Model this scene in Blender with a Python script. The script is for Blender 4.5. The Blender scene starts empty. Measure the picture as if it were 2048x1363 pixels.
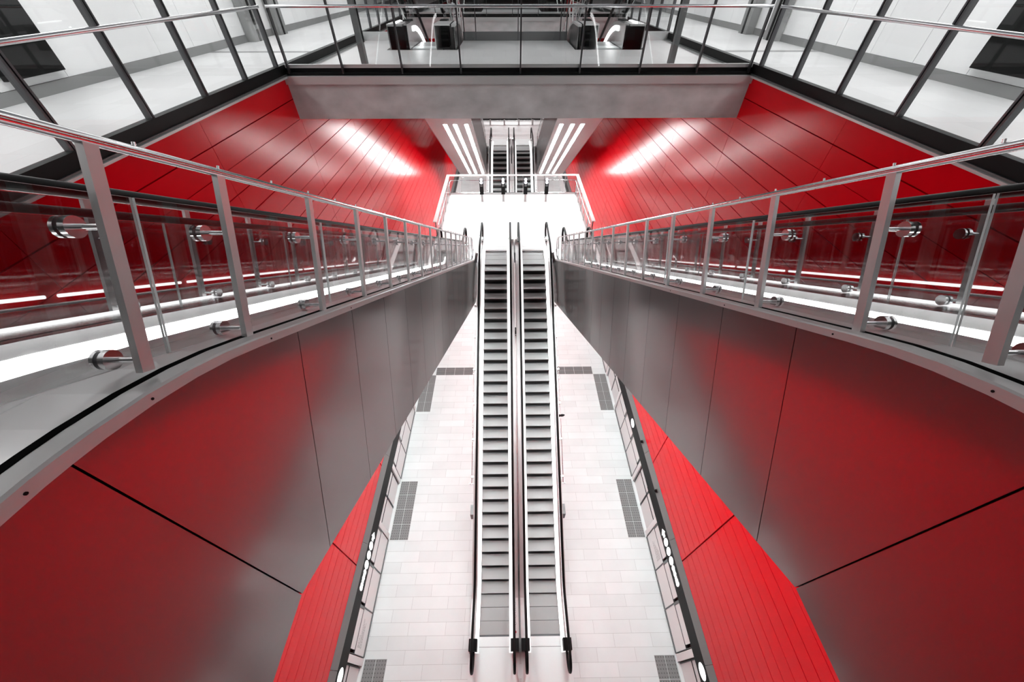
import bpy, bmesh, math, random
from mathutils import Vector, Matrix
random.seed(7)
sc = bpy.context.scene
COL = sc.collection

# ------------------------------------------------------------------ camera
CAMX, CAMZ, F = -0.27, 15.05, 739.0
PITCH, YAW = 0.7839, -0.011
cam = bpy.data.cameras.new('camera')
cam.sensor_fit = 'HORIZONTAL'; cam.sensor_width = 36.0
cam.lens = 36.0 * F / 2048.0
cam.clip_start = 0.05; cam.clip_end = 300
cam_o = bpy.data.objects.new('camera', cam); COL.objects.link(cam_o)
rx = Matrix.Rotation(PITCH, 3, 'X'); ry = Matrix.Rotation(YAW, 3, 'Y')
Rw = rx @ ry @ Matrix(((1, 0, 0), (0, 0, -1), (0, 1, 0)))       # rows: right, down, forward in the world
right, down, fwd = Rw[0], Rw[1], Rw[2]
m = Matrix.Identity(4)
for i in range(3):
    m[i][0] = right[i]; m[i][1] = -down[i]; m[i][2] = -fwd[i]
m[0][3], m[1][3], m[2][3] = CAMX, 0.0, CAMZ
cam_o.matrix_world = m
sc.camera = cam_o

# ------------------------------------------------------------------ world, exposure, lamps
w = bpy.data.worlds.new('world'); sc.world = w; w.use_nodes = True
w.node_tree.nodes['Background'].inputs[0].default_value = (0.9, 0.95, 1.0, 1)
w.node_tree.nodes['Background'].inputs[1].default_value = 0.2
vs = sc.view_settings
vs.view_transform = 'Standard'; vs.look = 'None'; vs.gamma = 1.0; vs.exposure = 0.0
vs.use_curve_mapping = False
sc.cycles.max_bounces = 10; sc.cycles.transparent_max_bounces = 24
sc.cycles.glossy_bounces = 6; sc.cycles.diffuse_bounces = 4
sc.cycles.sample_clamp_indirect = 6.0
sc.cycles.use_denoising = True

def area(name, loc, size, power, rot=(0, 0, 0)):
    l = bpy.data.lights.new(name, 'AREA'); l.shape = 'RECTANGLE'; l.size, l.size_y = size; l.energy = power
    o = bpy.data.objects.new(name, l); COL.objects.link(o); o.location = loc; o.rotation_euler = rot
    return o
for s in (-1, 1):                                                # ceiling lamps over the two side concourses, plus added upward fill
    for y in (2.0, 7.5, 13.0, 18.5, 25.0):
        area('concourse_lamp', (s * 6.7, y, 16.2), (0.5, 3.6), 50)
        area('concourse_uplight', (s * 6.7, y, 16.3), (0.5, 3.6), 150, (math.pi, 0, 0))  # added fill, brightens the ceiling mirrored in the decks
for y in (12.3, 26.5):                                           # lamps over the bridges
    area('bridge_lamp', (0, y, 16.9), (5.0, 0.5), 60)
for y in (11.0, 13.6, 25.2, 27.8):                               # lamps in the bridge soffits, over the landings
    area('soffit_lamp', (0, y, 12.66), (6.0, 0.4), 90)
for x in (-2.6, 2.6):                                            # added fill lights under the landings, brightening the platform floor
    for y in (16.5, 30.5):
        area('landing_soffit_lamp', (x, y, 5.65), (0.4, 3.5), 170)
for y in (36.0, 40.0):  # added fill lights hung free to brighten the far platform
    area('far_platform_lamp', (0, y, 9.0), (5.0, 0.5), 260)

# ------------------------------------------------------------------ materials
def mat(name, col, rough=0.5, metal=0.0, spec=0.5, emit=0.0, build=None):
    m = bpy.data.materials.new(name); m.use_nodes = True
    b = m.node_tree.nodes['Principled BSDF']
    b.inputs['Base Color'].default_value = (*col, 1); b.inputs['Roughness'].default_value = rough
    b.inputs['Metallic'].default_value = metal; b.inputs['Specular IOR Level'].default_value = spec
    if emit:
        b.inputs['Emission Color'].default_value = (*col, 1); b.inputs['Emission Strength'].default_value = emit
    if build: build(m.node_tree, b)
    return m
def N(nt, kind, **kw):
    n = nt.nodes.new(kind)
    for k, v in kw.items():
        if hasattr(n, k): setattr(n, k, v)
        else: n.inputs[k].default_value = v
    return n
def noise_rough(scale, lo, hi, stretch=(1, 1, 1), colvar=None):
    def f(nt, b):
        tc = N(nt, 'ShaderNodeTexCoord'); mp = N(nt, 'ShaderNodeMapping'); mp.inputs['Scale'].default_value = stretch
        nz = N(nt, 'ShaderNodeTexNoise'); nz.inputs['Scale'].default_value = scale; nz.inputs['Detail'].default_value = 5
        mr = N(nt, 'ShaderNodeMapRange'); mr.inputs['To Min'].default_value = lo; mr.inputs['To Max'].default_value = hi
        nt.links.new(tc.outputs['Object'], mp.inputs[0]); nt.links.new(mp.outputs[0], nz.inputs['Vector'])
        nt.links.new(nz.outputs[0], mr.inputs[0]); nt.links.new(mr.outputs[0], b.inputs['Roughness'])
        if colvar:
            r = N(nt, 'ShaderNodeValToRGB'); r.color_ramp.elements[0].position = 0.3; r.color_ramp.elements[1].position = 0.7
            r.color_ramp.elements[0].color = (*colvar[0], 1); r.color_ramp.elements[1].color = (*colvar[1], 1)
            nt.links.new(nz.outputs[0], r.inputs[0]); nt.links.new(r.outputs[0], b.inputs['Base Color'])
    return f
def tiles(c1, c2, mortar, sx, sy, gap=0.006):
    def f(nt, b):
        tc = N(nt, 'ShaderNodeTexCoord')
        br = N(nt, 'ShaderNodeTexBrick'); br.offset = 0.5
        br.inputs['Scale'].default_value = 1.0; br.inputs['Brick Width'].default_value = sx; br.inputs['Row Height'].default_value = sy
        br.inputs['Mortar Size'].default_value = gap; br.inputs['Mortar Smooth'].default_value = 0.1
        br.inputs['Color1'].default_value = (*c1, 1); br.inputs['Color2'].default_value = (*c2, 1); br.inputs['Mortar'].default_value = (*mortar, 1)
        nt.links.new(tc.outputs['Object'], br.inputs['Vector'])
        nz = N(nt, 'ShaderNodeTexNoise'); nz.inputs['Scale'].default_value = 0.9; nz.inputs['Detail'].default_value = 6
        nt.links.new(tc.outputs['Object'], nz.inputs['Vector'])
        mr = N(nt, 'ShaderNodeMapRange'); mr.inputs['To Min'].default_value = 0.86; mr.inputs['To Max'].default_value = 1.06
        nt.links.new(nz.outputs[0], mr.inputs[0])
        mx = N(nt, 'ShaderNodeMix'); mx.data_type = 'RGBA'; mx.blend_type = 'MULTIPLY'; mx.inputs[0].default_value = 1
        nt.links.new(br.outputs['Color'], mx.inputs[6]); nt.links.new(mr.outputs[0], mx.inputs[7]); nt.links.new(mx.outputs[2], b.inputs['Base Color'])
    return f
def ribs(axis, scale, lo, hi):
    def f(nt, b):
        tc = N(nt, 'ShaderNodeTexCoord'); wv = N(nt, 'ShaderNodeTexWave'); wv.bands_direction = axis
        wv.inputs['Scale'].default_value = scale
        r = N(nt, 'ShaderNodeValToRGB'); r.color_ramp.elements[0].color = (*lo, 1); r.color_ramp.elements[1].color = (*hi, 1)
        nt.links.new(tc.outputs['Object'], wv.inputs['Vector']); nt.links.new(wv.outputs[0], r.inputs[0]); nt.links.new(r.outputs[0], b.inputs['Base Color'])
    return f
def two_lobe(name, col, r1, r2, f):
    """satin metal: a broad lobe with a tighter one over it"""
    m = bpy.data.materials.new(name); m.use_nodes = True; nt = m.node_tree
    b = nt.nodes['Principled BSDF']; b.inputs['Base Color'].default_value = (*col, 1); b.inputs['Metallic'].default_value = 1; b.inputs['Roughness'].default_value = r1
    g = N(nt, 'ShaderNodeBsdfGlossy'); g.inputs[0].default_value = (*col, 1); g.inputs['Roughness'].default_value = r2
    mx = N(nt, 'ShaderNodeMixShader'); mx.inputs[0].default_value = f
    nt.links.new(b.outputs[0], mx.inputs[1]); nt.links.new(g.outputs[0], mx.inputs[2]); nt.links.new(mx.outputs[0], nt.nodes['Material Output'].inputs[0])
    return m
def glassmat(name, tint=(0.97, 0.98, 0.98), refl=1.0, f0=0.022):
    m = bpy.data.materials.new(name); m.use_nodes = True; nt = m.node_tree
    nt.nodes.remove(nt.nodes['Principled BSDF'])
    out = nt.nodes['Material Output']
    tr = N(nt, 'ShaderNodeBsdfTransparent'); tr.inputs[0].default_value = (*tint, 1)
    gl = N(nt, 'ShaderNodeBsdfGlossy'); gl.inputs['Roughness'].default_value = 0.0; gl.inputs[0].default_value = (refl, refl, refl, 1)
    lw = N(nt, 'ShaderNodeLayerWeight'); lw.inputs[0].default_value = 0.5       # facing: 0 square on, 1 edge on, same from both sides
    pw = N(nt, 'ShaderNodeMath', operation='POWER'); pw.inputs[1].default_value = 5.0
    ma = N(nt, 'ShaderNodeMath', operation='MULTIPLY_ADD'); ma.inputs[1].default_value = 0.7; ma.inputs[2].default_value = f0
    nt.links.new(lw.outputs['Facing'], pw.inputs[0]); nt.links.new(pw.outputs[0], ma.inputs[0])
    mx = N(nt, 'ShaderNodeMixShader')
    nt.links.new(ma.outputs[0], mx.inputs[0]); nt.links.new(tr.outputs[0], mx.inputs[1]); nt.links.new(gl.outputs[0], mx.inputs[2])
    nt.links.new(mx.outputs[0], out.inputs[0])
    return m

M = dict(
    red=mat('red_enamel', (0.60, 0.0, 0.006), 0.20, 0, 0.15),
    joint=mat('matt_black_rubber', (0.003, 0.003, 0.003), 0.9, 0, 0.03),
    groove=mat('dark_joint', (0.05, 0.0, 0.001), 0.7),
    steel=mat('brushed_steel', (0.70, 0.70, 0.70), 0.24, 1.0),
    clad=two_lobe('satin_steel_cladding', (0.28, 0.275, 0.275), 0.36, 0.14, 0.5),
    trim=mat('pale_steel_trim', (0.55, 0.55, 0.55), 0.38, 0.35),
    tubedim=mat('white_tube_lamp', (1, 1, 1), 0.4, emit=4.0),  # emission standing for reflected lines of light
    deck=mat('pale_deck_sheet', (0.80, 0.80, 0.80), 0.26, 0.35),
    post=mat('satin_post_steel', (0.74, 0.74, 0.74), 0.28, 0.55),
    polish=mat('polished_steel', (0.72, 0.72, 0.73), 0.16, 1.0),
    darksteel=mat('dark_steel', (0.10, 0.10, 0.105), 0.38, 0.85),
    rubber=mat('black_rubber', (0.004, 0.004, 0.004), 0.5, 0, 0.15),
    black=mat('black_paint', (0.004, 0.004, 0.004), 0.5, 0, 0.15),
    fascia=mat('black_fascia', (0.004, 0.004, 0.004), 0.5, 0, 0.12),
    grey=mat('grey_metal', (0.16, 0.165, 0.165), 0.45, 0.6),
    glass=glassmat('clear_glass'),
    bglass=glassmat('tinted_glass', (0.86, 0.86, 0.86), 1.0, 0.025),
    glass_edge=mat('pale_glass_edge', (0.75, 0.78, 0.78), 0.2, 0, 0.5),
    led=mat('white_light_strip', (1, 1, 1), 0.5, emit=12.0),
    glow=mat('white_skirt_strip', (1, 1, 1), 0.4, emit=1.1),
    tube=mat('white_light_tube', (0.93, 1, 1), 0.5, emit=44.0),
    sign=mat('lit_white_sign', (1, 1, 1), 0.5, emit=1.3),
    lens=mat('reader_light', (0.86, 0.88, 1.0), 0.4, emit=1.5),
    concrete=mat('grey_concrete', (0.3, 0.3, 0.3), 0.85, build=noise_rough(1.6, 0.8, 0.95, (1, 1, 1.6), ((0.40, 0.40, 0.40), (0.62, 0.62, 0.62)))),
    plat=mat('platform_tiles', (0.7, 0.7, 0.7), 0.45, build=tiles((0.72, 0.76, 0.76), (0.79, 0.83, 0.83), (0.48, 0.50, 0.50), 1.2, 0.35, 0.004)),
    landing=mat('landing_stone', (0.78, 0.78, 0.78), 0.4, build=tiles((0.76, 0.76, 0.76), (0.82, 0.82, 0.82), (0.62, 0.62, 0.62), 1.2, 0.6, 0.004)),
    conc_floor=mat('concourse_stone', (0.6, 0.6, 0.6), 0.4, build=tiles((0.50, 0.50, 0.50), (0.56, 0.56, 0.56), (0.42, 0.42, 0.42), 0.6, 1.2, 0.003)),
    white=mat('white_panel', (0.85, 0.85, 0.85), 0.35),
    ceil=mat('white_ceiling', (0.75, 0.75, 0.75), 0.9),
    soffit=mat('soffit_sheet', (0.36, 0.36, 0.36), 0.5, 0.3),
    tread=mat('ribbed_tread', (0.3, 0.3, 0.3), 0.45, 0.35, build=ribs('X', 60, (0.15, 0.15, 0.15), (0.42, 0.42, 0.42))),
    riser=mat('ribbed_riser', (0.03, 0.03, 0.03), 0.5, 0.3, build=ribs('X', 60, (0.003, 0.003, 0.003), (0.02, 0.02, 0.02))),
    plate=mat('pale_floor_plate', (0.76, 0.80, 0.80), 0.4, 0.1),
    frost=mat('white_screen_glass', (0.86, 0.87, 0.87), 0.12, 0, 0.5),
    grate=mat('grey_paving', (0.22, 0.22, 0.22), 0.6),
    stud=mat('dark_stud', (0.09, 0.09, 0.09), 0.6),
    ink=mat('dark_ink', (0.12, 0.12, 0.12), 0.6),
    cover=mat('grey_cover_sheet', (0.20, 0.205, 0.205), 0.45, 0.4),
    skirt=mat('grey_skirting', (0.20, 0.20, 0.20), 0.5),
    redink=mat('red_ink', (0.45, 0.01, 0.02), 0.5),
)

# ------------------------------------------------------------------ mesh helpers
class MB:
    def __init__(s): s.v = []; s.f = []; s.mi = []; s.mats = []; s.smooth = []
    def slot(s, m):
        if m not in s.mats: s.mats.append(m)
        return s.mats.index(m)
    def add(s, vs, fs, m, smooth=False):
        o = len(s.v); s.v += [tuple(v) for v in vs]; k = s.slot(m)
        for f in fs: s.f.append([i + o for i in f]); s.mi.append(k); s.smooth.append(smooth)
        return s
    def box(s, x0, x1, y0, y1, z0, z1, m):
        if x0 > x1: x0, x1 = x1, x0
        vs = [(x, y, z) for x in (x0, x1) for y in (y0, y1) for z in (z0, z1)]
        return s.add(vs, [(0, 1, 3, 2), (4, 6, 7, 5), (0, 4, 5, 1), (2, 3, 7, 6), (0, 2, 6, 4), (1, 5, 7, 3)], m)
    def obox(s, c, ax, hs, m):
        """box from centre, three axes and half sizes"""
        c = Vector(c); a = [Vector(v).normalized() * h for v, h in zip(ax, hs)]
        vs = [c + i * a[0] + j * a[1] + k * a[2] for i in (-1, 1) for j in (-1, 1) for k in (-1, 1)]
        return s.add(vs, [(0, 1, 3, 2), (4, 6, 7, 5), (0, 4, 5, 1), (2, 3, 7, 6), (0, 2, 6, 4), (1, 5, 7, 3)], m)
    def cyl(s, a, b, r, m, n=12, r2=None):
        a, b = Vector(a), Vector(b); d = (b - a).normalized(); r2 = r if r2 is None else r2
        u = d.orthogonal().normalized(); v = d.cross(u)
        P = [(math.cos(2 * math.pi * i / n), math.sin(2 * math.pi * i / n)) for i in range(n)]
        vs = [a + (u * c + v * q) * r for c, q in P] + [b + (u * c + v * q) * r2 for c, q in P]
        s.add(vs, [(i, (i + 1) % n, n + (i + 1) % n, n + i) for i in range(n)], m, True)
        s.add(vs, [tuple(range(n))[::-1], tuple(range(n, 2 * n))], m)
        return s
    def tube(s, pts, r, m, n=8, sx=1.0):
        """round or flattened tube along points that lie in one YZ plane; sx widens it along X"""
        pts = [Vector(p) for p in pts]; vs = []
        for i, p in enumerate(pts):
            d = (pts[min(i + 1, len(pts) - 1)] - pts[max(i - 1, 0)]).normalized()
            u = Vector((1, 0, 0))
            if abs(d.x) > 0.9: u = Vector((0, 1, 0))
            v = d.cross(u).normalized(); u = v.cross(d).normalized()
            for k in range(n):
                a = 2 * math.pi * k / n; vs.append(p + u * math.cos(a) * r * sx + v * math.sin(a) * r)
        fs = [(i * n + k, i * n + (k + 1) % n, (i + 1) * n + (k + 1) % n, (i + 1) * n + k) for i in range(len(pts) - 1) for k in range(n)]
        s.add(vs, fs, m, True)
        s.add(vs, [tuple(range(n))[::-1], tuple(range((len(pts) - 1) * n, len(pts) * n))], m)
        return s
    def sweep(s, ys, sect, m, smooth=False):
        """closed section (list of (x, zfunc)) swept along ys"""
        n = len(sect); vs = [(x, y, zf(y)) for y in ys for x, zf in sect]
        fs = [(i * n + k, i * n + (k + 1) % n, (i + 1) * n + (k + 1) % n, (i + 1) * n + k) for i in range(len(ys) - 1) for k in range(n)]
        fs += [tuple(range(n))[::-1], tuple(range((len(ys) - 1) * n, len(ys) * n))]
        return s.add(vs, fs, m, smooth)
    def build(s, name, parent=None, **props):
        me = bpy.data.meshes.new(name); me.from_pydata(s.v, [], s.f)
        for q in s.mats: me.materials.append(q)
        for p, k, sm in zip(me.polygons, s.mi, s.smooth): p.material_index = k; p.use_smooth = sm
        bm = bmesh.new(); bm.from_mesh(me); bmesh.ops.recalc_face_normals(bm, faces=bm.faces); bm.to_mesh(me); bm.free()
        o = bpy.data.objects.new(name, me); COL.objects.link(o)
        if parent: o.parent = parent
        for k, v in props.items(): o[k] = v
        return o
def child(o, name, parent, loc=(0, 0, 0)):
    """another object sharing a mesh"""
    c = bpy.data.objects.new(name, o.data); COL.objects.link(c); c.parent = parent; c.location = loc
    return c
def thing(name, label, cat, loc=(0, 0, 0), group=None):
    o = bpy.data.objects.new(name, None); COL.objects.link(o); o.location = loc; o.empty_display_size = 0.2
    o['label'] = label; o['category'] = cat
    if group: o['group'] = group
    return o
def tag(o, label, cat, group=None):
    o['label'] = label; o['category'] = cat
    if group: o['group'] = group
    return o
def struct(mb, name):
    o = mb.build(name); o['kind'] = 'structure'; return o
def copy_tree(o, parent=None):
    c = o.copy(); COL.objects.link(c); c.parent = parent
    for ch in list(o.children): copy_tree(ch, c)
    return c
def rng(a, b, step):
    n = max(1, int(round((b - a) / step))); return [a + (b - a) * i / n for i in range(n + 1)]
def side(s, l, r): return l if s < 0 else r

SL = 0.594                                   # slope of every escalator
ANG = math.atan(SL); NY, NZ = math.sin(ANG), math.cos(ANG)     # normal of the slope in YZ
T = 14.2                                     # the hall repeats beyond the bridge
Z1, Z2 = 6.25, 13.5                          # landing and concourse floors; the platform is 0
def smax0(x, wd):
    return 0.0 if x < -wd else x if x > wd else (x + wd) ** 2 / (4 * wd)
def ramp(z, lo, hi, w0, w1):
    """z clamped to lo..hi with rounded knees"""
    z = lo + smax0(z - lo, w0); return hi - smax0(hi - z, w1)

# ------------------------------------------------------------------ setting
YB, YE = -6.0, 43.0
struct(MB().box(-4.86, 4.86, YB, YE, -0.3, 0.0, M['plat']), 'floor')
for k in range(2):
    o = T * k; sfx = ['', '_far'][k]
    mb = MB().box(-3.52, 3.52, 14.35 + o, 20.45 + o, Z1 - 0.5, Z1, M['landing'])
    for s in (-1, 1): mb.box(s * 3.52, s * 3.58, 14.35 + o, 20.5 + o, Z1 - 0.55, Z1 + 0.03, M['trim'])
    mb.box(-3.58, 3.58, 20.45 + o, 20.5 + o, Z1 - 0.55, Z1 + 0.10, M['steel'])
    struct(mb, 'floor_landing' + sfx)
    # bridge: slab, beam, kerbs
    mb = MB()
    mb.box(-4.95, 4.95, 9.8 + o, 13.2 + o, 13.1, Z2, M['conc_floor']); mb.box(-1.66, 1.66, 13.2 + o, 15.2 + o, 13.1, Z2, M['conc_floor'])
    for s in (-1, 1): mb.box(s * 3.66, s * 4.95, 13.2 + o, 15.2 + o, 13.1, Z2, M['conc_floor'])
    struct(mb, 'floor_bridge' + sfx)
    struct(MB().box(-4.9, 4.9, 9.4 + o, 9.8 + o, 12.73, 13.40, M['concrete']), 'trim_beam' + sfx)
    mb = MB().box(-4.9, 4.9, 9.34 + o, 9.43 + o, 13.38, 13.52, M['trim']).box(-4.9, 4.9, 9.43 + o, 9.8 + o, 13.40, 13.57, M['black']).box(-4.9, 4.9, 9.50 + o, 9.55 + o, 13.57, 13.64, M['black'])
    mb.box(-4.9, 4.9, 9.50 + o, 9.56 + o, 13.64, 13.70, M['trim'])
    struct(mb, 'trim_bridge' + sfx)
    mb = MB().box(-1.66, 1.66, 15.2 + o, 15.28 + o, 13.1, 13.72, M['grey'])
    for s in (-1, 1): mb.box(s * 3.66, s * 4.9, 15.2 + o, 15.28 + o, 13.1, 13.72, M['trim'])
    struct(mb, 'trim_kerb' + sfx)
mb = MB().box(-8.4, 8.4, YB, -1.15, 13.1, Z2, M['conc_floor']).box(-1.6, 1.6, -1.15, -0.35, 13.1, Z2, M['conc_floor'])
for s in (-1, 1): mb.box(s * 3.66, s * 8.4, -1.15, -0.35, 13.1, Z2, M['conc_floor'])
struct(mb, 'floor_concourse')
for s, nm in ((-1, 'left'), (1, 'right')):
    struct(MB().box(s * 4.98, s * 8.4, -0.35, YE, 13.1, Z2, M['conc_floor']), 'floor_concourse_' + nm)
    # red panel wall: one mesh of panels with open joints over a dark backing
    mb = MB().box(s * 4.955, s * 5.1, YB, YE, 0.0, Z2, M['groove'])
    zt = 13.49; row = 0
    while zt > 2.3:
        g = 0.022 if row % 3 == 0 else 0.010
        y = -6.3 + 0.0
        while y < YE:
            a, b = max(y, YB), min(y + 3.15, YE)
            x0 = 4.90
            e = 0.004 if zt > 7 else 0.018
            mb.box(s * x0, s * 4.95, a + e, b - e, max(zt - 0.38, 2.3) + g / 2, zt - g / 2, M['red'])
            y += 3.15
        zt -= 0.38; row += 1
    struct(mb, 'wall_' + nm)
    # black channel and pale edge along the concourse opening
    mb = MB().box(s * 4.86, s * 5.05, -1.0, YE, 13.50, 13.545, M['grey']).box(s * 4.88, s * 5.0, -1.0, YE, 13.545, 13.70, M['black'])
    mb.box(s * 4.83, s * 4.88, -1.0, YE, 13.49, 13.52, M['trim'])
    struct(mb, 'trim_opening_' + nm)
    # concourse back wall of white panels
    mb = MB().box(s * 8.42, s * 8.6, YB, YE, 13.5, 17.2, M['skirt'])
    y = -5.9
    while y < YE:
        mb.box(s * 8.40, s * 8.43, y + 0.006, y + 1.294, 13.68, 17.2, M['white']); y += 1.3
    struct(mb, 'wall_concourse_' + nm)
    struct(MB().box(s * 8.38, s * 8.42, YB, YE, 13.5, 13.675, M['skirt']), 'baseboard_' + nm)
    struct(MB().box(s * 4.9, s * 8.4, 12.75, 13.0, 13.5, 13.504, M['skirt']), 'trim_floor_' + nm)
    # platform edge header: black fascia and grey cover
    mb = MB().box(s * 4.80, s * 4.9, YB, YE, 1.58, 2.2, M['fascia'])
    struct(mb, 'trim_fascia_' + nm)
    mb = MB()
    y = -5.2
    while y < YE:
        mb.sweep([y + 0.005, min(y + 3.0, YE) - 0.005], [(s * 4.795, lambda y: 2.2), (s * 4.795, lambda y: 2.22), (s * 4.90, lambda y: 2.46), (s * 4.90, lambda y: 2.2)], M['cover']); y += 3.0
    struct(mb, 'trim_header_' + nm)
struct(MB().box(-8.6, 8.6, YE, YE + 0.2, 0, 17.2, M['black']), 'wall_end')
struct(MB().box(-8.6, 8.6, YB - 0.2, YB, 0, 17.2, M['black']), 'wall_rear')
mb = MB()                                                        # ceiling over the side concourses and bridges, open skylights over the hall
for s in (-1, 1): mb.box(s * 5.0, s * 8.6, YB, YE, 17.2, 17.4, M['ceil'])
mb.box(-5.0, 5.0, YB, 2.5, 17.2, 17.4, M['ceil'])
for k in range(3): mb.box(-5.0, 5.0, 9.6 + T * k, min(15.0 + T * k, YE), 17.2, 17.4, M['ceil'])
struct(mb, 'ceiling')

# ------------------------------------------------------------------ central escalators
CC = 0.815
def Nc(y): return ramp(SL * (y - 2.85), 0.02, Z1, 0.22, 0.22)
YS = rng(1.3, 15.3, 0.2)
def central(s, label):
    """escalator rising from the platform to the landing; s = -1 left, 1 right"""
    root = thing('escalator', label, 'escalator', (s * CC, 0, 0), 'escalators between platform and landing')
    o_in = -s                                    # towards the middle of the hall
    # steps
    st = MB(); hw = 0.472
    pf = [(-0.165, 0.0), (0.185, 0.0), (0.185, -0.02), (0.165, -0.05), (0.16, -0.32), (-0.15, -0.32), (-0.165, -0.05)]
    # tread slab and curved riser facing down the slope (towards -Y)
    st.box(-hw, hw, -0.20, 0.154, -0.03, 0.0, M['tread'])
    rp = [(-0.197, -0.03), (-0.185, -0.10), (-0.16, -0.18), (-0.12, -0.25)]
    n = len(rp); vs = [(x, y, z) for x in (-hw, hw) for y, z in rp] + [(x, 0.18, z) for x in (-hw, hw) for y, z in rp]
    st.add(vs, [(i, i + 1, n + i + 1, n + i) for i in range(n - 1)], M['riser'], True)
    proto = None; k = 0; y = 1.95
    while y < 14.62:
        if proto is None:
            proto = st.build('step', root); proto.location = (0, y, Nc(y)); o = proto
        else: o = child(proto, 'step', root, (0, y, Nc(y)))
        y += 0.366; k += 1
    # decks, glowing skirt strips, glass, handrails on both flanks
    for q in (-1, 1):
        deck = MB()
        deck.sweep(YS, [(q * 0.60, lambda y: Nc(y) + 0.12), (q * 0.782, lambda y: Nc(y) + 0.12), (q * 0.782, lambda y: Nc(y) - 0.55 if Nc(y) > 0.56 else 0.005), (q * 0.74, lambda y: Nc(y) - 0.55 if Nc(y) > 0.56 else 0.005), (q * 0.74, lambda y: Nc(y) + 0.06), (q * 0.60, lambda y: Nc(y) + 0.06)], M['trim'])
        deck.build('deck_cladding', root)
        sk = MB().sweep(YS, [(q * 0.482, lambda y: Nc(y) + 0.03), (q * 0.60, lambda y: Nc(y) + 0.115), (q * 0.61, lambda y: Nc(y) + 0.10), (q * 0.492, lambda y: Nc(y) - 0.20), (q * 0.482, lambda y: Nc(y) - 0.20)], M['glow'])
        sk.build('skirt_light', root, label='white glowing skirt strip')  # steel skirt, its bright reflection put in as emission
        gl = MB().sweep(rng(1.25, 15.3, 0.2), [(q * 0.625, lambda y: Nc(y) + 0.10), (q * 0.635, lambda y: Nc(y) + 0.10), (q * 0.635, lambda y: Nc(y) + 0.87), (q * 0.625, lambda y: Nc(y) + 0.87)], M['glass'])
        gl.build('balustrade_glass', root)
        pts = []
        r = 0.36
        for a in range(0, 181, 15):
            t = math.radians(-90 - a); pts.append((q * 0.63, 1.15 + r * math.cos(t), 0.55 + r * math.sin(t)))
        pts = [(q * 0.63, 1.38, 0.19)] + pts
        for y in rng(1.3, 15.25, 0.2): pts.append((q * 0.63, y, Nc(y) + 0.91))
        for a in range(0, 181, 15):
            t = math.radians(90 - a); pts.append((q * 0.63, 15.3 + r * math.cos(t), Z1 + 0.55 + r * math.sin(t)))
        pts.append((q * 0.63, 15.0, Z1 + 0.19))
        MB().tube(pts, 0.028, M['rubber'], 8, 1.45).build('handrail', root)
        bx = MB().box(q * 0.52, q * 0.775, 1.32, 1.62, 0.005, 0.40, M['black'])
        bx.build('handrail_inlet', root, label='black handrail inlet box')
        MB().box(q * 0.55, q * 0.775, 15.0, 15.22, Z1 + 0.002, Z1 + 0.30, M['steel']).build('handrail_inlet', root, label='steel handrail inlet box')
    MB().box(-0.476, 0.476, 1.45, 1.70, 0.002, 0.02, M['plate']).build('comb_plate', root)
    MB().box(-0.476, 0.476, 14.62, 14.84, Z1 - 0.02, Z1 + 0.012, M['plate']).build('comb_plate', root)
    MB().box(-0.78, 0.78, 0.45, 1.44, 0.0, 0.012, M['plate']).build('floor_plate', root)
    MB().box(-0.74, 0.74, 14.85, 15.9, Z1 + 0.001, Z1 + 0.01, M['plate']).build('floor_plate', root)
    # underside casing
    un = MB().sweep(YS, [(-0.74, lambda y: max(Nc(y) - 0.36, 0.003)), (0.74, lambda y: max(Nc(y) - 0.36, 0.003)), (0.74, lambda y: max(Nc(y) - 0.55, 0.002)), (-0.74, lambda y: max(Nc(y) - 0.55, 0.002))], M['darksteel'])
    un.build('underside_casing', root)
    # cable box, conduit and hooks on the outer flank
    q = s
    MB().box(q * 0.784, q * 0.90, 5.0, 5.35, Nc(5.0) - 0.42, Nc(5.0) + 0.02, M['grey']).build('cable_box', root)
    cd = MB().tube([(q * 0.86, y, Nc(y) + 0.0) for y in rng(5.9, 11.8, 0.4)], 0.012, M['steel'], 6)
    cd.tube([(q * 0.80, 5.9, Nc(5.9) + 0.0), (q * 0.95, 5.9, Nc(5.9) + 0.0)], 0.02, M['steel'], 6)
    for y in rng(6.1, 11.8, 1.1): cd.box(q * 0.784, q * 0.88, y - 0.03, y + 0.03, Nc(y) - 0.03, Nc(y) + 0.03, M['steel'])
    cd.build('conduit', root)
    if s > 0:
        MB().cyl((0.785, 8.0, Nc(8.0) - 0.05), (0.95, 8.0, Nc(8.0) - 0.02), 0.05, M['black'], 12).cyl((0.95, 8.0, Nc(8.0) - 0.02), (1.02, 8.0, Nc(8.0)), 0.05, M['black'], 12, 0.02).build('camera_dome', root)
    # round pictogram stickers and stop button on the right-hand skirt
    sk = MB()
    for i, y in enumerate((2.55, 2.45, 2.33, 2.21, 2.02)):
        z = Nc(y) + 0.128
        sk.cyl((0.675, y, z - 0.012), (0.675, y, z), 0.032, M['ink'], 14).cyl((0.675, y, z), (0.675, y, z + 0.002), 0.022, M['white'], 14)
    sk.build('sticker_row', root, label='row of round safety stickers')
    MB().cyl((0.675, 1.80, Nc(1.8) + 0.115), (0.675, 1.80, Nc(1.8) + 0.14), 0.035, M['redink'], 14).build('stop_button', root, label='small red stop button')
    # middle cover half
    MB().sweep(rng(1.5, 15.2, 0.2), [(o_in * 0.70, lambda y: Nc(y) + 0.121), (o_in * 0.784, lambda y: Nc(y) + 0.135), (o_in * 0.784, lambda y: Nc(y) + 0.121)], M['trim']).build('deck_cover', root)
    return root
cl = central(-1, 'left of the two long parallel escalators in the foreground, still grey steps')
cr = central(1, 'right of the two long parallel escalators in the foreground, round camera on its flank')
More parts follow.
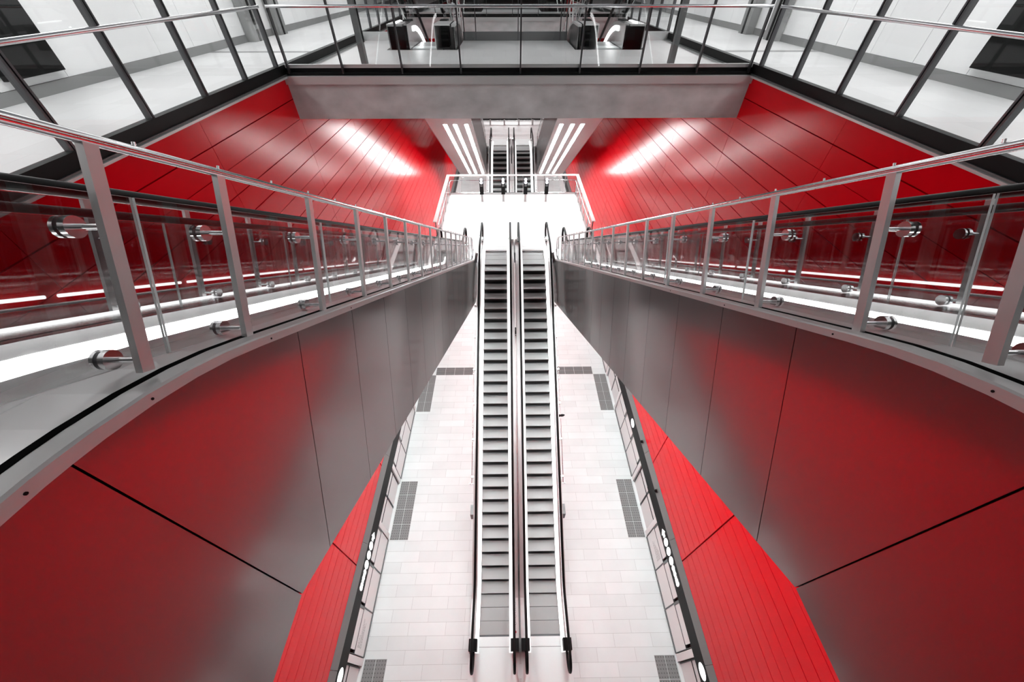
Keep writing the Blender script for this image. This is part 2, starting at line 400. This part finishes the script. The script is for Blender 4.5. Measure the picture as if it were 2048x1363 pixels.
for src, lab in ((cl, 'left escalator of the small distant pair seen beyond the landing railing'), (cr, 'right escalator of the small distant pair seen beyond the landing railing')):
    c = copy_tree(src); c.location.y += T; c['label'] = lab

# ------------------------------------------------------------------ outer escalators (landing to concourse)
def D(y): return ramp(13.07 - SL * (y - 2.37), 6.47, 14.045, 0.10, 0.446)   # deck line
def No(y): return ramp(13.5 - SL * (y - 0.9), Z1, 13.5, 0.2, 0.25)                          # steps line
def Bt(y): return 12.02 if y < 0.586 else max(12.02 - SL * (y - 0.586), 4.85)
YO0, YO1 = -0.9, 14.3
YD = sorted(set(rng(YO0, 14.3, 0.2) + [0.586]))
def outer(s, label):
    root = thing('escalator', label, 'escalator', (0, 0, 0), 'escalators between landing and concourse')
    X = lambda u: s * u
    # side cladding panels with upright joints
    cl = MB()
    def toe(y):                                  # where the joint that starts at y on the top edge, square to the slope, meets the lower edge
        return y - 0.904
    jt = [1.85 + 0.77 * i for i in range(16) if 1.85 + 0.77 * i < 13.4]
    cl.sweep(rng(YO0, 0.583, 0.1), [(X(1.71), lambda y: D(y) - 0.05), (X(1.71), Bt), (X(1.73), Bt), (X(1.73), lambda y: D(y) - 0.05)], M['clad'])
    ed = [(0.589, 0.589)] + [(y, toe(y)) for y in jt] + [(14.3, 14.3)]
    for (a, b), (c, d) in zip(ed[:-1], ed[1:]):
        n = 8; vs = []
        for i in range(n + 1):
            yt = a + 0.003 + (c - a - 0.006) * i / n; yb = b + 0.003 + (d - b - 0.006) * i / n
            vs += [(X(1.71), yt, D(yt) - 0.05), (X(1.71), yb, Bt(yb)), (X(1.73), yb, Bt(yb)), (X(1.73), yt, D(yt) - 0.05)]
        fs = [(i * 4 + k, i * 4 + (k + 1) % 4, i * 4 + 4 + (k + 1) % 4, i * 4 + 4 + k) for i in range(n) for k in range(4)]
        cl.add(vs, fs + [(0, 1, 2, 3), tuple(range(n * 4, n * 4 + 4))], M['clad'])
    cl.build('side_cladding', root, label='satin steel side panels reflecting red')
    MB().sweep(YD, [(X(1.735), lambda y: D(y) - 0.05), (X(1.735), lambda y: Bt(y) + 0.01), (X(1.76), lambda y: Bt(y) + 0.01), (X(1.76), lambda y: D(y) - 0.05)], M['black']).build('inner_truss', root)
    MB().sweep(YD, [(X(3.54), lambda y: D(y) - 0.05), (X(3.54), Bt), (X(3.57), Bt), (X(3.57), lambda y: D(y) - 0.05)], M['clad']).build('outer_cladding', root)
    MB().sweep(YD, [(X(1.735), lambda y: Bt(y) + 0.005), (X(3.54), lambda y: Bt(y) + 0.005), (X(3.54), lambda y: Bt(y) + 0.04), (X(1.735), lambda y: Bt(y) + 0.04)], M['soffit']).build('soffit', root)
    for u in (1.98, 2.45, 2.86):
        MB().sweep([3.0, 12.0], [(X(u - 0.075), lambda y: Bt(y) - 0.003), (X(u + 0.075), lambda y: Bt(y) - 0.003), (X(u + 0.075), lambda y: Bt(y) + 0.004), (X(u - 0.075), lambda y: Bt(y) + 0.004)], M['tube']).build('soffit_light', root, label='long white soffit light strip')
    tr = MB().sweep(YD, [(X(1.70), lambda y: D(y) - 0.06), (X(1.70), lambda y: D(y) - 0.008), (X(1.712), D), (X(1.795), D), (X(1.795), lambda y: D(y) - 0.06)], M['trim'])
    for y in (0.2, 0.47, 0.9, 1.6, 2.6, 3.6): tr.cyl((X(1.702), y, D(y) - 0.035), (X(1.697), y, D(y) - 0.035), 0.006, M['black'], 8)
    tr.build('edge_trim', root, label='pale steel edge trim with screws')
    MB().sweep(YD, [(X(1.796), lambda y: D(y) - 0.05), (X(1.796), lambda y: D(y) + 0.002), (X(1.833), lambda y: D(y) + 0.002), (X(1.833), lambda y: D(y) - 0.05)], M['joint']).build('joint_strip', root, label='black rubber joint strip')
    MB().sweep(YD, [(X(1.83), D), (X(2.28), D), (X(2.28), lambda y: No(y) - 0.15), (X(2.26), lambda y: No(y) - 0.15), (X(2.26), lambda y: D(y) - 0.03), (X(1.83), lambda y: D(y) - 0.03)], M['deck']).build('inner_deck', root)
    MB().sweep(YD, [(X(3.0), D), (X(3.10), D), (X(3.10), lambda y: D(y) - 0.03), (X(3.02), lambda y: D(y) - 0.03), (X(3.02), lambda y: No(y) - 0.15), (X(3.0), lambda y: No(y) - 0.15)], M['steel']).build('outer_skirt', root)
    MB().sweep(YD, [(X(3.13), D), (X(3.57), D), (X(3.57), lambda y: D(y) - 0.045), (X(3.13), lambda y: D(y) - 0.045)], M['steel']).build('outer_deck', root)
    MB().tube([(X(3.40), y, D(y) + 0.012) for y in rng(-0.6, 13.6, 0.2)], 0.013, M['tubedim'], 8).build('edge_light', root, label='thin white line of light on the outer deck')  # added glowing bar in place of a reflected light line
    YL = rng(YO0 + 0.75, 13.9, 0.2)
    MB().sweep(YL, [(X(2.985), lambda y: D(y) - 0.10), (X(2.998), lambda y: D(y) - 0.10), (X(2.998), lambda y: D(y) - 0.21), (X(2.985), lambda y: D(y) - 0.21)], M['led']).build('skirt_light', root, label='white glowing skirt strip')
    MB().sweep(YL, [(X(2.282), lambda y: D(y) - 0.07), (X(2.295), lambda y: D(y) - 0.07), (X(2.295), lambda y: D(y) - 0.17), (X(2.282), lambda y: D(y) - 0.17)], M['glow']).build('skirt_light', root, label='white glowing skirt strip')
    st = MB(); hw = 0.335; cx = s * 2.64
    st.box(-hw, hw, -0.18, 0.19, -0.03, 0.0, M['tread'])
    rp = [(0.197, -0.03), (0.185, -0.10), (0.16, -0.18), (0.12, -0.25)]; n = len(rp)
    st.add([(x, y, z) for x in (-hw, hw) for y, z in rp] + [(x, -0.15, z) for x in (-hw, hw) for y, z in rp], [(i, i + 1, n + i + 1, n + i) for i in range(n - 1)], M['riser'], True)
    proto = None; y = -0.2
    while y < 14.0:
        if proto is None: proto = st.build('step', root); proto.location = (cx, y, No(y))
        else: child(proto, 'step', root, (cx, y, No(y)))
        y += 0.366
    for u in (2.12, 3.20):
        mbg = None
        ys = rng(0.3, 14.3, 0.1)
        MB().sweep(rng(0.2, 14.2, 0.2), [(X(u - 0.006), D), (X(u + 0.006), D), (X(u + 0.006), lambda y: D(y) + 0.82), (X(u - 0.006), lambda y: D(y) + 0.82)], M['bglass']).build('balustrade_glass', root)
        pts = []; r = 0.33
        pts.append((X(u), 0.45, D(0) + 0.18))
        for a in range(0, 181, 15):
            t = math.radians(-90 - a); pts.append((X(u), 0.20 + r * math.cos(t), D(0) + 0.51 + r * math.sin(t) ))
        z0 = D(0) + 0.84
        for y in rng(0.4, 14.3, 0.2): pts.append((X(u), y, min(D(y) + 0.86, z0)))
        zb = D(14.3) + 0.86
        for a in range(15, 181, 15):
            t = math.radians(90 - a); pts.append((X(u), 14.5 + r * math.cos(t), zb - r + r * math.sin(t)))
        pts.append((X(u), 14.3, zb - 2 * r))
        MB().tube(pts, 0.03, M['rubber'], 8, 1.5).build('handrail', root)
        MB().box(X(u - 0.11), X(u + 0.11), 0.08, 0.50, D(0) - 0.60, D(0) + 0.02, M['black']).build('handrail_inlet', root, label='black handrail inlet box')
    MB().box(X(2.30), X(2.98), -0.75, -0.25, 13.46, 13.505, M['plate']).build('comb_plate', root)
    MB().box(X(2.30), X(2.98), 13.9, 14.3, Z1 - 0.03, Z1 + 0.005, M['plate']).build('comb_plate', root)
    return root
ol = outer(-1, 'broad steel clad escalator sweeping down along the left red wall')
orr = outer(1, 'broad steel clad escalator sweeping down along the right red wall')
for src, lab in ((ol, 'distant left escalator behind the bridge with lit striped underside'), (orr, 'distant right escalator behind the bridge with lit striped underside')):
    c = copy_tree(src); c.location.y += T; c['label'] = lab

# ------------------------------------------------------------------ guard railings on the outer escalators
def guard(s, u, dg, label, far=False):
    """posts at u, glass at u + dg, both leaning square to the slope"""
    root = thing('guard_railing', label, 'railing', (0, 0, 0), 'steel guard railings along the outer escalators')
    ys = [1.04] + [1.58 + 0.78 * i for i in range(16)]
    x = s * u; xg = s * (u + dg); sg = 1 if dg > 0 else -1
    nrm = Vector((0, NY, NZ)); slp = Vector((0, NZ, -NY)); ex = Vector((1, 0, 0))
    def base(y): return Vector((x, y, 13.09 - SL * (y - 2.37) + 0.0))
    proto = None
    for i, y in enumerate(ys):
        b = base(y)
        if i in (0,) or proto is None:
            mb = MB().obox(nrm * 0.42, (ex, slp, nrm), (0.015, 0.027, 0.44), M['post'])
            proto = mb.build('post', root); proto.location = b; p = proto
            lo = MB().cyl((0, 0, 0), (xg - x, 0, 0), 0.012, M['polish'], 10).cyl((xg - x - s * sg * 0.028, 0, 0), (xg - x - s * sg * 0.004, 0, 0), 0.042, M['polish'], 20).cyl((xg - x + s * sg * 0.014, 0, 0), (xg - x + s * sg * 0.03, 0, 0), 0.042, M['polish'], 20)
            c1 = lo.build('glass_clamp', p); c1.location = nrm * 0.03
            c2 = child(c1, 'glass_clamp', p, nrm * 0.56)
        else:
            p = child(proto, 'post', root, b)
            child(c1, 'glass_clamp', p, nrm * 0.03); child(c1, 'glass_clamp', p, nrm * 0.56)
    # top rail: flat oval tube with studs
    y0, y1 = -0.6, ys[-1] + 0.25
    def rail(y): return base(y) + nrm * 0.865
    pts = [rail(y0)] + [rail(y1)] + [rail(y1) + slp * 0.12 - nrm * 0.04, rail(y1) + slp * 0.2 - nrm * 0.16, rail(y1) + slp * 0.21 - nrm * 0.84]
    rb = MB().tube(pts, 0.022, M['polish'], 10, 1.0)
    yy = 1.2
    while yy < y1:
        c = rail(yy) + nrm * 0.02; rb.cyl(c, c + nrm * 0.016, 0.007, M['polish'], 8); yy += 0.39
    rb.build('top_rail', root)
    # glass panes two bays long
    cuts = [-0.3] + [ys[i] + 0.36 for i in range(0, len(ys) - 1, 2)] + [ys[-1] + 0.2]
    cuts = [-0.4, 1.28] + [ys[i] + 0.39 for i in range(2, len(ys) - 1, 2)] + [ys[-1] + 0.2]
    for a, b in zip(cuts[:-1], cuts[1:]):
        a += 0.006; b -= 0.006
        A = base(a) + ex * (xg - x); B = base(b) + ex * (xg - x); g = MB()
        t = ex * 0.006; h0, h1 = -0.02, 0.70
        q = [A + nrm * h0, B + nrm * h0, B + nrm * h1, A + nrm * h1]
        g.add([v - t for v in q] + [v + t for v in q], [(0, 1, 2, 3), (4, 5, 6, 7)], M['bglass'])
        g.add([v - t for v in q] + [v + t for v in q], [(0, 1, 5, 4), (1, 2, 6, 5), (2, 3, 7, 6), (3, 0, 4, 7)], M['glass_edge'])
        g.build('glass_pane', root)
    return root
g1 = guard(-1, 1.80, 0.15, 'steel and glass railing on the inner edge of the near left escalator')
g2 = guard(1, 1.80, 0.15, 'steel and glass railing on the inner edge of the near right escalator')
g3 = guard(-1, 3.50, -0.15, 'steel and glass railing on the wall side of the near left escalator')
g4 = guard(1, 3.50, -0.15, 'steel and glass railing on the wall side of the near right escalator')
for src, lab in ((g1, 'inner railing of the distant left escalator behind the bridge'), (g2, 'inner railing of the distant right escalator behind the bridge'),
                 (g3, 'wall side railing of the distant left escalator behind the bridge'), (g4, 'wall side railing of the distant right escalator behind the bridge')):
    c = copy_tree(src); c.location.y += T; c['label'] = lab

# ------------------------------------------------------------------ glowing bars added on the red walls in place of reflected light lines
for s, nm in ((-1, 'left'), (1, 'right')):
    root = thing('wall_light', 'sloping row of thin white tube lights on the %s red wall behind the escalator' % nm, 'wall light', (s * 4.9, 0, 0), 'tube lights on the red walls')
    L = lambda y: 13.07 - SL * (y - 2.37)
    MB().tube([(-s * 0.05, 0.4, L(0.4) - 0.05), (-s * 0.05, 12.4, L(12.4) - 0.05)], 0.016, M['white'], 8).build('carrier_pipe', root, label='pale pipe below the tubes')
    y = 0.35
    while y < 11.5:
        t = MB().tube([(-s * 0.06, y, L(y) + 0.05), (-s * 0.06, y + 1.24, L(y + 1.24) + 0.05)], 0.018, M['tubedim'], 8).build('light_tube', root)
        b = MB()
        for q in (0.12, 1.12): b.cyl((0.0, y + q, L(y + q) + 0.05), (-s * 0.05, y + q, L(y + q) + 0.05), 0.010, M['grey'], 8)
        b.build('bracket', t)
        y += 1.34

# ------------------------------------------------------------------ landing railing and card readers
def landing_rail(label):
    root = thing('landing_railing', label, 'railing', (0, 0, Z1), 'railings round the landings')
    yf = 20.35; h = 1.08
    fr = MB().obox((0, yf, h), ((1, 0, 0), (0, 1, 0), (0, 0, 1)), (3.5, 0.075, 0.02), M['white'])
    for s in (-1, 1): fr.obox((s * 3.48, (15.2 + yf) / 2, h), ((1, 0, 0), (0, 1, 0), (0, 0, 1)), (0.075, (yf - 15.2) / 2 + 0.07, 0.02), M['white'])
    fr.build('top_rail', root, label='wide bright flat top rail')
    lo = MB().tube([(-3.38, 15.3, 0.86), (-3.38, yf - 0.1, 0.86), (3.38, yf - 0.1, 0.86), (3.38, 15.3, 0.86)], 0.018, M['polish'], 8)
    lo.build('hand_bar', root)
    for x in (-2.85, -1.72, -0.58, 0.56, 1.70, 2.84):
        MB().box(x - 0.010, x + 0.010, yf - 0.02, yf + 0.03, 0.03, h - 0.02, M['steel']).build('post', root)
    for s in (-1, 1):
        for y in (15.3, 16.3, 17.3, 18.3, 19.3, 20.3):
            MB().box(s * 3.47, s * 3.50, y - 0.05, y + 0.05, 0.03, h - 0.02, M['darksteel']).build('post', root)
        for y in (15.36, 16.36, 17.36, 18.36, 19.36):
            MB().box(s * 3.445, s * 3.455, y, y + 0.9, 0.06, 0.98, M['glass']).build('glass_pane', root)
    for i in range(6):
        x0 = -3.4 + i * 6.8 / 6
        MB().box(x0 + 0.01, x0 + 6.8 / 6 - 0.01, yf - 0.005, yf + 0.005, 0.12, 0.98, M['glass']).build('glass_pane', root)
    return root
lr = landing_rail('bright railing framing the white landing in the middle of the hall')
c = copy_tree(lr); c.location.y += T; c['label'] = 'small distant landing railing seen under the bridge between the lit escalators'
def reader(x, y, label):
    root = thing('card_reader', label, 'card reader', (x, y, Z1), 'ticket card readers on the landings')
    MB().box(-0.06, 0.06, -0.03, 0.03, 0.0, 0.62, M['trim']).box(-0.09, 0.09, -0.06, 0.06, 0.0, 0.015, M['trim']).build('pole', root)
    b = MB(); b.add([(-0.1, -0.075, 0.42), (0.1, -0.075, 0.42), (0.1, -0.075, 0.98), (-0.1, -0.075, 0.98), (-0.1, 0.05, 0.42), (0.1, 0.05, 0.42), (0.1, 0.05, 1.20), (-0.1, 0.05, 1.20)],
                    [(0, 1, 2, 3), (4, 5, 6, 7), (0, 1, 5, 4), (3, 2, 6, 7), (0, 3, 7, 4), (1, 2, 6, 5)], M['black'])
    b.build('housing', root)
    MB().box(-0.06, 0.06, -0.079, -0.074, 0.84, 0.93, M['grey']).build('display', root)
    fn = Vector((0, -0.22, 0.125)).normalized()
    for t, r in ((0.24, 0.075), (0.80, 0.075)):
        p = Vector((0, -0.075 + 0.125 * t, 0.98 + 0.22 * t)); nn = Vector((0, -0.87, 0.49))
        MB().cyl(p, p + nn * 0.012, r, M['lens'], 20).build('light_ring', root, label='round glowing white reader light')
    return root
names = ('leftmost', 'second from the left', 'third from the left', 'rightmost')
for k, where in ((0, 'along the landing railing'), (1, 'on the distant landing')):
    for i, x in enumerate((-1.66, -0.52, 0.66, 1.77)):
        if k == 0: rd = reader(x, 19.54, ''); rs = rd if i == 0 else rs
        else: rd = copy_tree(rs); rd.location = (x, 19.54 + T, Z1)
        rd['label'] = 'black card reader on grey pole, %s of four %s' % (names[i], where)

# ------------------------------------------------------------------ concourse glazing
def screen(name, label, pts, axis, fixed, group='glass screens round the concourse openings', zb=13.56, zt=14.90, dark=True, inward=1):
    """mullions at pts along axis ('y' or 'x'), panes between them"""
    root = thing(name, label, 'glass screen', (0, 0, 0), group)
    m = M['darksteel']
    P = (lambda a, b, z: (b, a, z)) if axis == 'y' else (lambda a, b, z: (a, b, z))
    def bx(mb, a0, a1, b0, b1, z0, z1, mm):
        if axis == 'y': mb.box(b0, b1, a0, a1, z0, z1, mm)
        else: mb.box(a0, a1, b0, b1, z0, z1, mm)
        return mb
    for a in pts:
        mb = MB(); wdt = 0.034 if dark else 0.014
        bx(mb, a - wdt, a - wdt * 0.25, fixed - 0.045, fixed + 0.03, zb, zt, m); bx(mb, a + wdt * 0.25, a + wdt, fixed - 0.045, fixed + 0.03, zb, zt, m)
        bx(mb, a - wdt * 0.25, a + wdt * 0.25, fixed - 0.02, fixed + 0.02, zb, zt, M['black'])
        mb.build('mullion', root)
    for a, b in zip(pts[:-1], pts[1:]):
        bx(MB(), a + 0.04, b - 0.04, fixed - 0.006, fixed + 0.006, zb + 0.12, zt, M['glass']).build('glass_pane', root)
    MB().tube([P(pts[0], fixed + inward * 0.055, 14.60), P(pts[-1], fixed + inward * 0.055, 14.60)], 0.026, M['polish'], 10).build('handrail', root)
    bx(MB(), pts[0], pts[-1], fixed - 0.03, fixed + 0.03, zt, zt + 0.05, M['darksteel']).build('top_rail', root)
    return root
ysd = [9.25 - 1.24 * i for i in range(9)][::-1]
for s, nm in ((-1, 'left'), (1, 'right')):
    screen('glass_screen', 'tall dark framed glass screen above the near %s red wall' % nm, ysd, 'y', s * 4.93, inward=-s)
    screen('glass_screen', 'distant glass screen beyond the bridge on the %s side' % nm, [15.4 + 1.24 * i for i in range(8)], 'y', s * 4.93, inward=-s)
xs = [-4.80, -3.68, -2.45, -1.23, 0.01, 1.25, 2.5, 3.7, 4.80]
screen('glass_screen', 'long glass railing along the front edge of the bridge', xs, 'x', 9.46, zb=13.55, dark=False, inward=-1)
screen('glass_screen', 'short glass railing at the back of the bridge between the escalators', [-1.62, -1.25, 0.09, 1.43, 1.62], 'x', 15.24, zb=13.5, dark=False, inward=-1)
screen('glass_screen', 'distant glass railing on the second bridge beam', [x for x in xs], 'x', 9.46 + T, zb=13.55, dark=False, inward=-1)
for s, nm in ((-1, 'left'), (1, 'right')):
    cb = MB().box(s * 3.60, s * 3.72, 10.88, 11.05, 13.5, 17.2, M['grey']).box(s * 3.60 - 0.015 * s, s * 3.60, 11.0, 11.06, 13.9, 17.2, M['black'])
    tag(cb.build('steel_column'), 'slim steel column standing on the bridge, %s one of two' % nm, 'column', 'columns on the bridge')
    d = thing('display_screen', 'large black screen on the white concourse wall, far %s edge' % nm, 'screen', (s * 8.36, 7.78, 13.8), 'black screens on the concourse walls')
    MB().box(0, -s * 0.07, -0.55, 0.55, 0.0, 2.2, M['black']).build('housing', d)
    MB().box(-s * 0.07, -s * 0.074, -0.52, 0.52, 0.04, 2.16, M['fascia']).build('panel', d)
    for y, wh in ((15.2, 'nearer'), (17.0, 'farther')):
        pb = MB().box(s * 8.38, s * 8.12, y - 0.28, y + 0.28, 13.5, 17.2, M['skirt']).box(s * 8.12, s * 8.10, y - 0.05, y + 0.05, 13.5, 17.2, M['black'])
        tag(pb.build('pilaster'), '%s grey pilaster on the %s concourse wall' % (wh, nm), 'pilaster', 'grey pilasters on the concourse walls')

# ------------------------------------------------------------------ platform edge screens, paving, signs
P0, PER = 1.23, 5.70
ords = ['first', 'second', 'third', 'fourth', 'fifth', 'sixth', 'seventh', 'eighth', 'ninth', 'tenth', 'eleventh', 'twelfth', 'thirteenth', 'fourteenth', 'fifteenth', 'sixteenth', 'seventeenth', 'eighteenth']
def bay(s, y0, y1, label, notice):
    L = y1 - y0
    root = thing('screen_panel', label, 'platform screen', (s * 4.85, y0, 0), 'fixed glass panels of the platform edge')
    x0, x1 = 0, s * 0.04
    MB().box(-s * 0.02, s * 0.06, 0.012, L - 0.012, 0.0, 0.10, M['grey']).build('base_rail', root)
    MB().box(x0, x1, 0.02, L - 0.02, 0.10, 1.02, M['frost']).build('glass_panel', root, label='white lower glass panel')
    MB().box(x0, x1, 0.10, L - 0.06, 1.05, 1.60, M['frost']).build('transom_panel', root, label='white upper glass panel')
    fr = MB().box(-s * 0.012, s * 0.05, 0.0, 0.016, 0.0, 1.60, M['darksteel']).box(-s * 0.012, s * 0.05, L - 0.016, L, 0.0, 1.60, M['darksteel'])
    fr.box(-s * 0.01, s * 0.045, 0.016, L - 0.016, 1.02, 1.045, M['darksteel'])
    fr.box(-s * 0.014, s * 0.05, L - 0.06, L, 1.02, 1.60, M['grey'])
    fr.build('frame', root)
    if notice:
        nb = MB(); rr = random.Random(int(y0 * 10)); z = 0.86
        for i in range(9):
            a = 0.16 + 0.02 * rr.random(); b = L - 0.22 - 0.3 * rr.random() if i > 2 else 0.16 + 0.3 * rr.random() + 0.1
            yy = a
            while yy < b:
                e = min(b, yy + 0.03 + 0.06 * rr.random()); nb.box(-s * 0.001, s * 0.003, yy, e, z, z + 0.012, M['ink']); yy = e + 0.015
            z -= 0.045
        nb.build('notice_text', root, label='rows of small dark notice print')
    return root
def door(s, y0, y1, label):
    L = y1 - y0; h = L / 2
    root = thing('sliding_screen_door', label, 'platform door', (s * 4.85, y0, 0), 'sliding doors of the platform edge')
    MB().box(-s * 0.03, s * 0.10, 0.0, L, 0.0, 0.03, M['plate']).build('threshold', root)
    for a, b in ((0.02, 0.20), (L - 0.20, L - 0.02)):
        MB().box(-s * 0.01, s * 0.05, a, b, 0.03, 1.60, M['white']).build('jamb', root, label='pale door jamb')
    for i in range(2):
        a, b = 0.22 + i * (h - 0.21), h - 0.008 + i * (h - 0.21) + 0.0
        if i: a, b = h + 0.008, L - 0.22
        lf = MB().box(s * 0.06, s * 0.09, a, b, 0.04, 1.60, M['frost']).build('door_leaf', root, label='white glass door leaf')
        MB().box(s * 0.05, s * 0.095, a, a + 0.03, 0.04, 1.60, M['darksteel']).box(s * 0.05, s * 0.095, b - 0.03, b, 0.04, 1.60, M['darksteel']).box(s * 0.05, s * 0.095, a, b, 1.0, 1.05, M['black']).build('leaf_frame', lf)
    MB().box(s * 0.0, s * 0.06, L * 0.5 - 0.12, L * 0.5 + 0.12, 1.42, 1.58, M['black']).build('door_sensor', root)
    return root
def paving(x0, x1, y0, y1, label, nx, ny, studs=True):
    root = thing('tactile_paving', label, 'tactile paving', ((x0 + x1) / 2, (y0 + y1) / 2, 0), 'grey studded paving at the platform doors')
    hx, hy = (x1 - x0) / 2, (y1 - y0) / 2; tb = MB(); sb = tb
    for i in range(nx):
        for j in range(ny):
            a0, a1 = -hx + 2 * hx * i / nx, -hx + 2 * hx * (i + 1) / nx; b0, b1 = -hy + 2 * hy * j / ny, -hy + 2 * hy * (j + 1) / ny
            tb.box(a0 + 0.006, a1 - 0.006, b0 + 0.006, b1 - 0.006, 0.0, 0.008, M['grate'])
            if studs:
                n, q = 4, max(3, int((b1 - b0) / 0.09))
                for u in range(n):
                    for v in range(q):
                        cx, cy = a0 + (a1 - a0) * (u + 0.5) / n, b0 + (b1 - b0) * (v + 0.5) / q
                        sb.box(cx - 0.014, cx + 0.014, cy - 0.014, cy + 0.014, 0.008, 0.013, M['stud'])
            else:
                for v in range(4):
                    cy = b0 + (b1 - b0) * (v + 0.5) / 4; sb.box(a0 + 0.012, a1 - 0.012, cy - 0.012, cy + 0.012, 0.008, 0.012, M['stud'])
    tb.build('tile_grid', root)
    return root
for s, nm in ((-1, 'left'), (1, 'right')):
    ib = idr = 0
    for p in range(-1, 3):
        d0 = P0 + PER * p                       # fixed bays d0 .. d0 + 3.36, then a door
        if d0 > 1:
            for i in range(3):
                bay(s, d0 + 1.12 * i, d0 + 1.12 * (i + 1), 'white glass screen panel at the %s platform edge, %s from the bottom' % (nm, ords[ib]), p == 0 and i == (0 if s < 0 else 2))
                ib += 1
        if p < 2:
            door(s, d0 + 3.36, d0 + PER, 'white sliding door at the %s platform edge, %s from the bottom' % (nm, ords[idr])); idr += 1
    struct(MB().box(s * 4.86, s * 4.9, 15.99, YE, 0, 1.58, M['frost']), 'wall_screen_' + nm)
    gx = (4.16, 4.80)
    for i, (a, b) in enumerate(((-1.05, 1.2), (4.58, 6.84), (10.29, 12.57))):
        x0, x1 = sorted((s * (gx[0] if s > 0 else gx[0] - 0.04), s * gx[1]))
        paving(x0, x1, a, b, 'grey studded paving strip by the %s platform doors, %s from the bottom' % (nm, ords[i]), 2, 4)
    x0, x1 = sorted((s * 2.2, s * 4.15))
    paving(x0, x1, 12.58, 13.1, 'grey slotted paving band running out from beside the %s escalator foot' % nm, 4, 2, False)
    def disc(mb, y, z, ry, rz, n=24):
        vs = [(-s * 0.006, y + ry * math.cos(2 * math.pi * i / n), z + rz * math.sin(2 * math.pi * i / n)) for i in range(n)]
        vs2 = [(0, a, b) for _, a, b in vs]
        mb.add(vs + vs2, [tuple(range(n)), tuple(range(n, 2 * n))] + [(i, (i + 1) % n, n + (i + 1) % n, n + i) for i in range(n)], M['sign'])
    def sign(yc, label, full=True):
        root = thing('direction_sign', label, 'sign', (s * 4.799, yc, 1.89), 'lit signs on the black platform headers')
        MB().box(-s * 0.001, s * 0.02, -0.95 if full else -0.22, 0.95 if full else 0.22, -0.28, 0.28, M['fascia']).build('sign_board', root)
        if not full:
            mb = MB(); disc(mb, 0, 0, 0.19, 0.18); mb.build('round_symbol', root); return
        mb = MB(); a = 0.66
        o = -s * 0.006
        pts = [(a - 0.02, 0.09), (a - 0.02, 0.18), (a + 0.13, 0.0), (a - 0.02, -0.18), (a - 0.02, -0.09), (a - 0.13, -0.09), (a - 0.13, 0.09)]
        n = len(pts)
        mb.add([(o, y, z) for y, z in pts] + [(0, y, z) for y, z in pts], [tuple(range(n)), tuple(range(n, 2 * n))] + [(i, (i + 1) % n, n + (i + 1) % n, n + i) for i in range(n)], M['sign'])
        mb.build('arrow_symbol', root)
        for y in (0.38, 0.11, -0.16):
            mb = MB(); disc(mb, y, 0, 0.12, 0.175); mb.build('round_symbol', root)
        mb = MB()
        for i, (y, r) in enumerate(((-0.36, 0.075), (-0.43, 0.06), (-0.52, 0.068), (-0.61, 0.055), (-0.70, 0.068), (-0.78, 0.075))): disc(mb, y, 0.0, 0.07, r * 1.7)
        mb.build('lettering_strip', root)
    sign(3.47, 'black header sign with white arrow and three white discs, %s platform edge' % nm)
    sign(0.70, 'black header sign with one white disc, %s edge at the bottom of the picture' % nm, False)
    if s > 0: sign(8.35, 'small black header sign with one white disc, right edge beside the tapering cladding', False)
    for y in ((7.25, 5.35) if s > 0 else ()):
        t = thing('dome_camera', 'black dome camera on the right platform header, %s of two' % ('upper' if y > 7 else 'lower'), 'camera', (s * 4.82, y, 2.33), 'dome cameras on the platform header')
        MB().box(-s * 0.012, s * 0.012, -0.05, 0.05, -0.05, 0.05, M['grey']).build('bracket', t)
        MB().cyl((-s * 0.012, 0, 0), (-s * 0.07, 0, 0), 0.055, M['black'], 14).cyl((-s * 0.07, 0, 0), (-s * 0.10, 0, 0), 0.055, M['black'], 14, 0.02).build('dome', t)
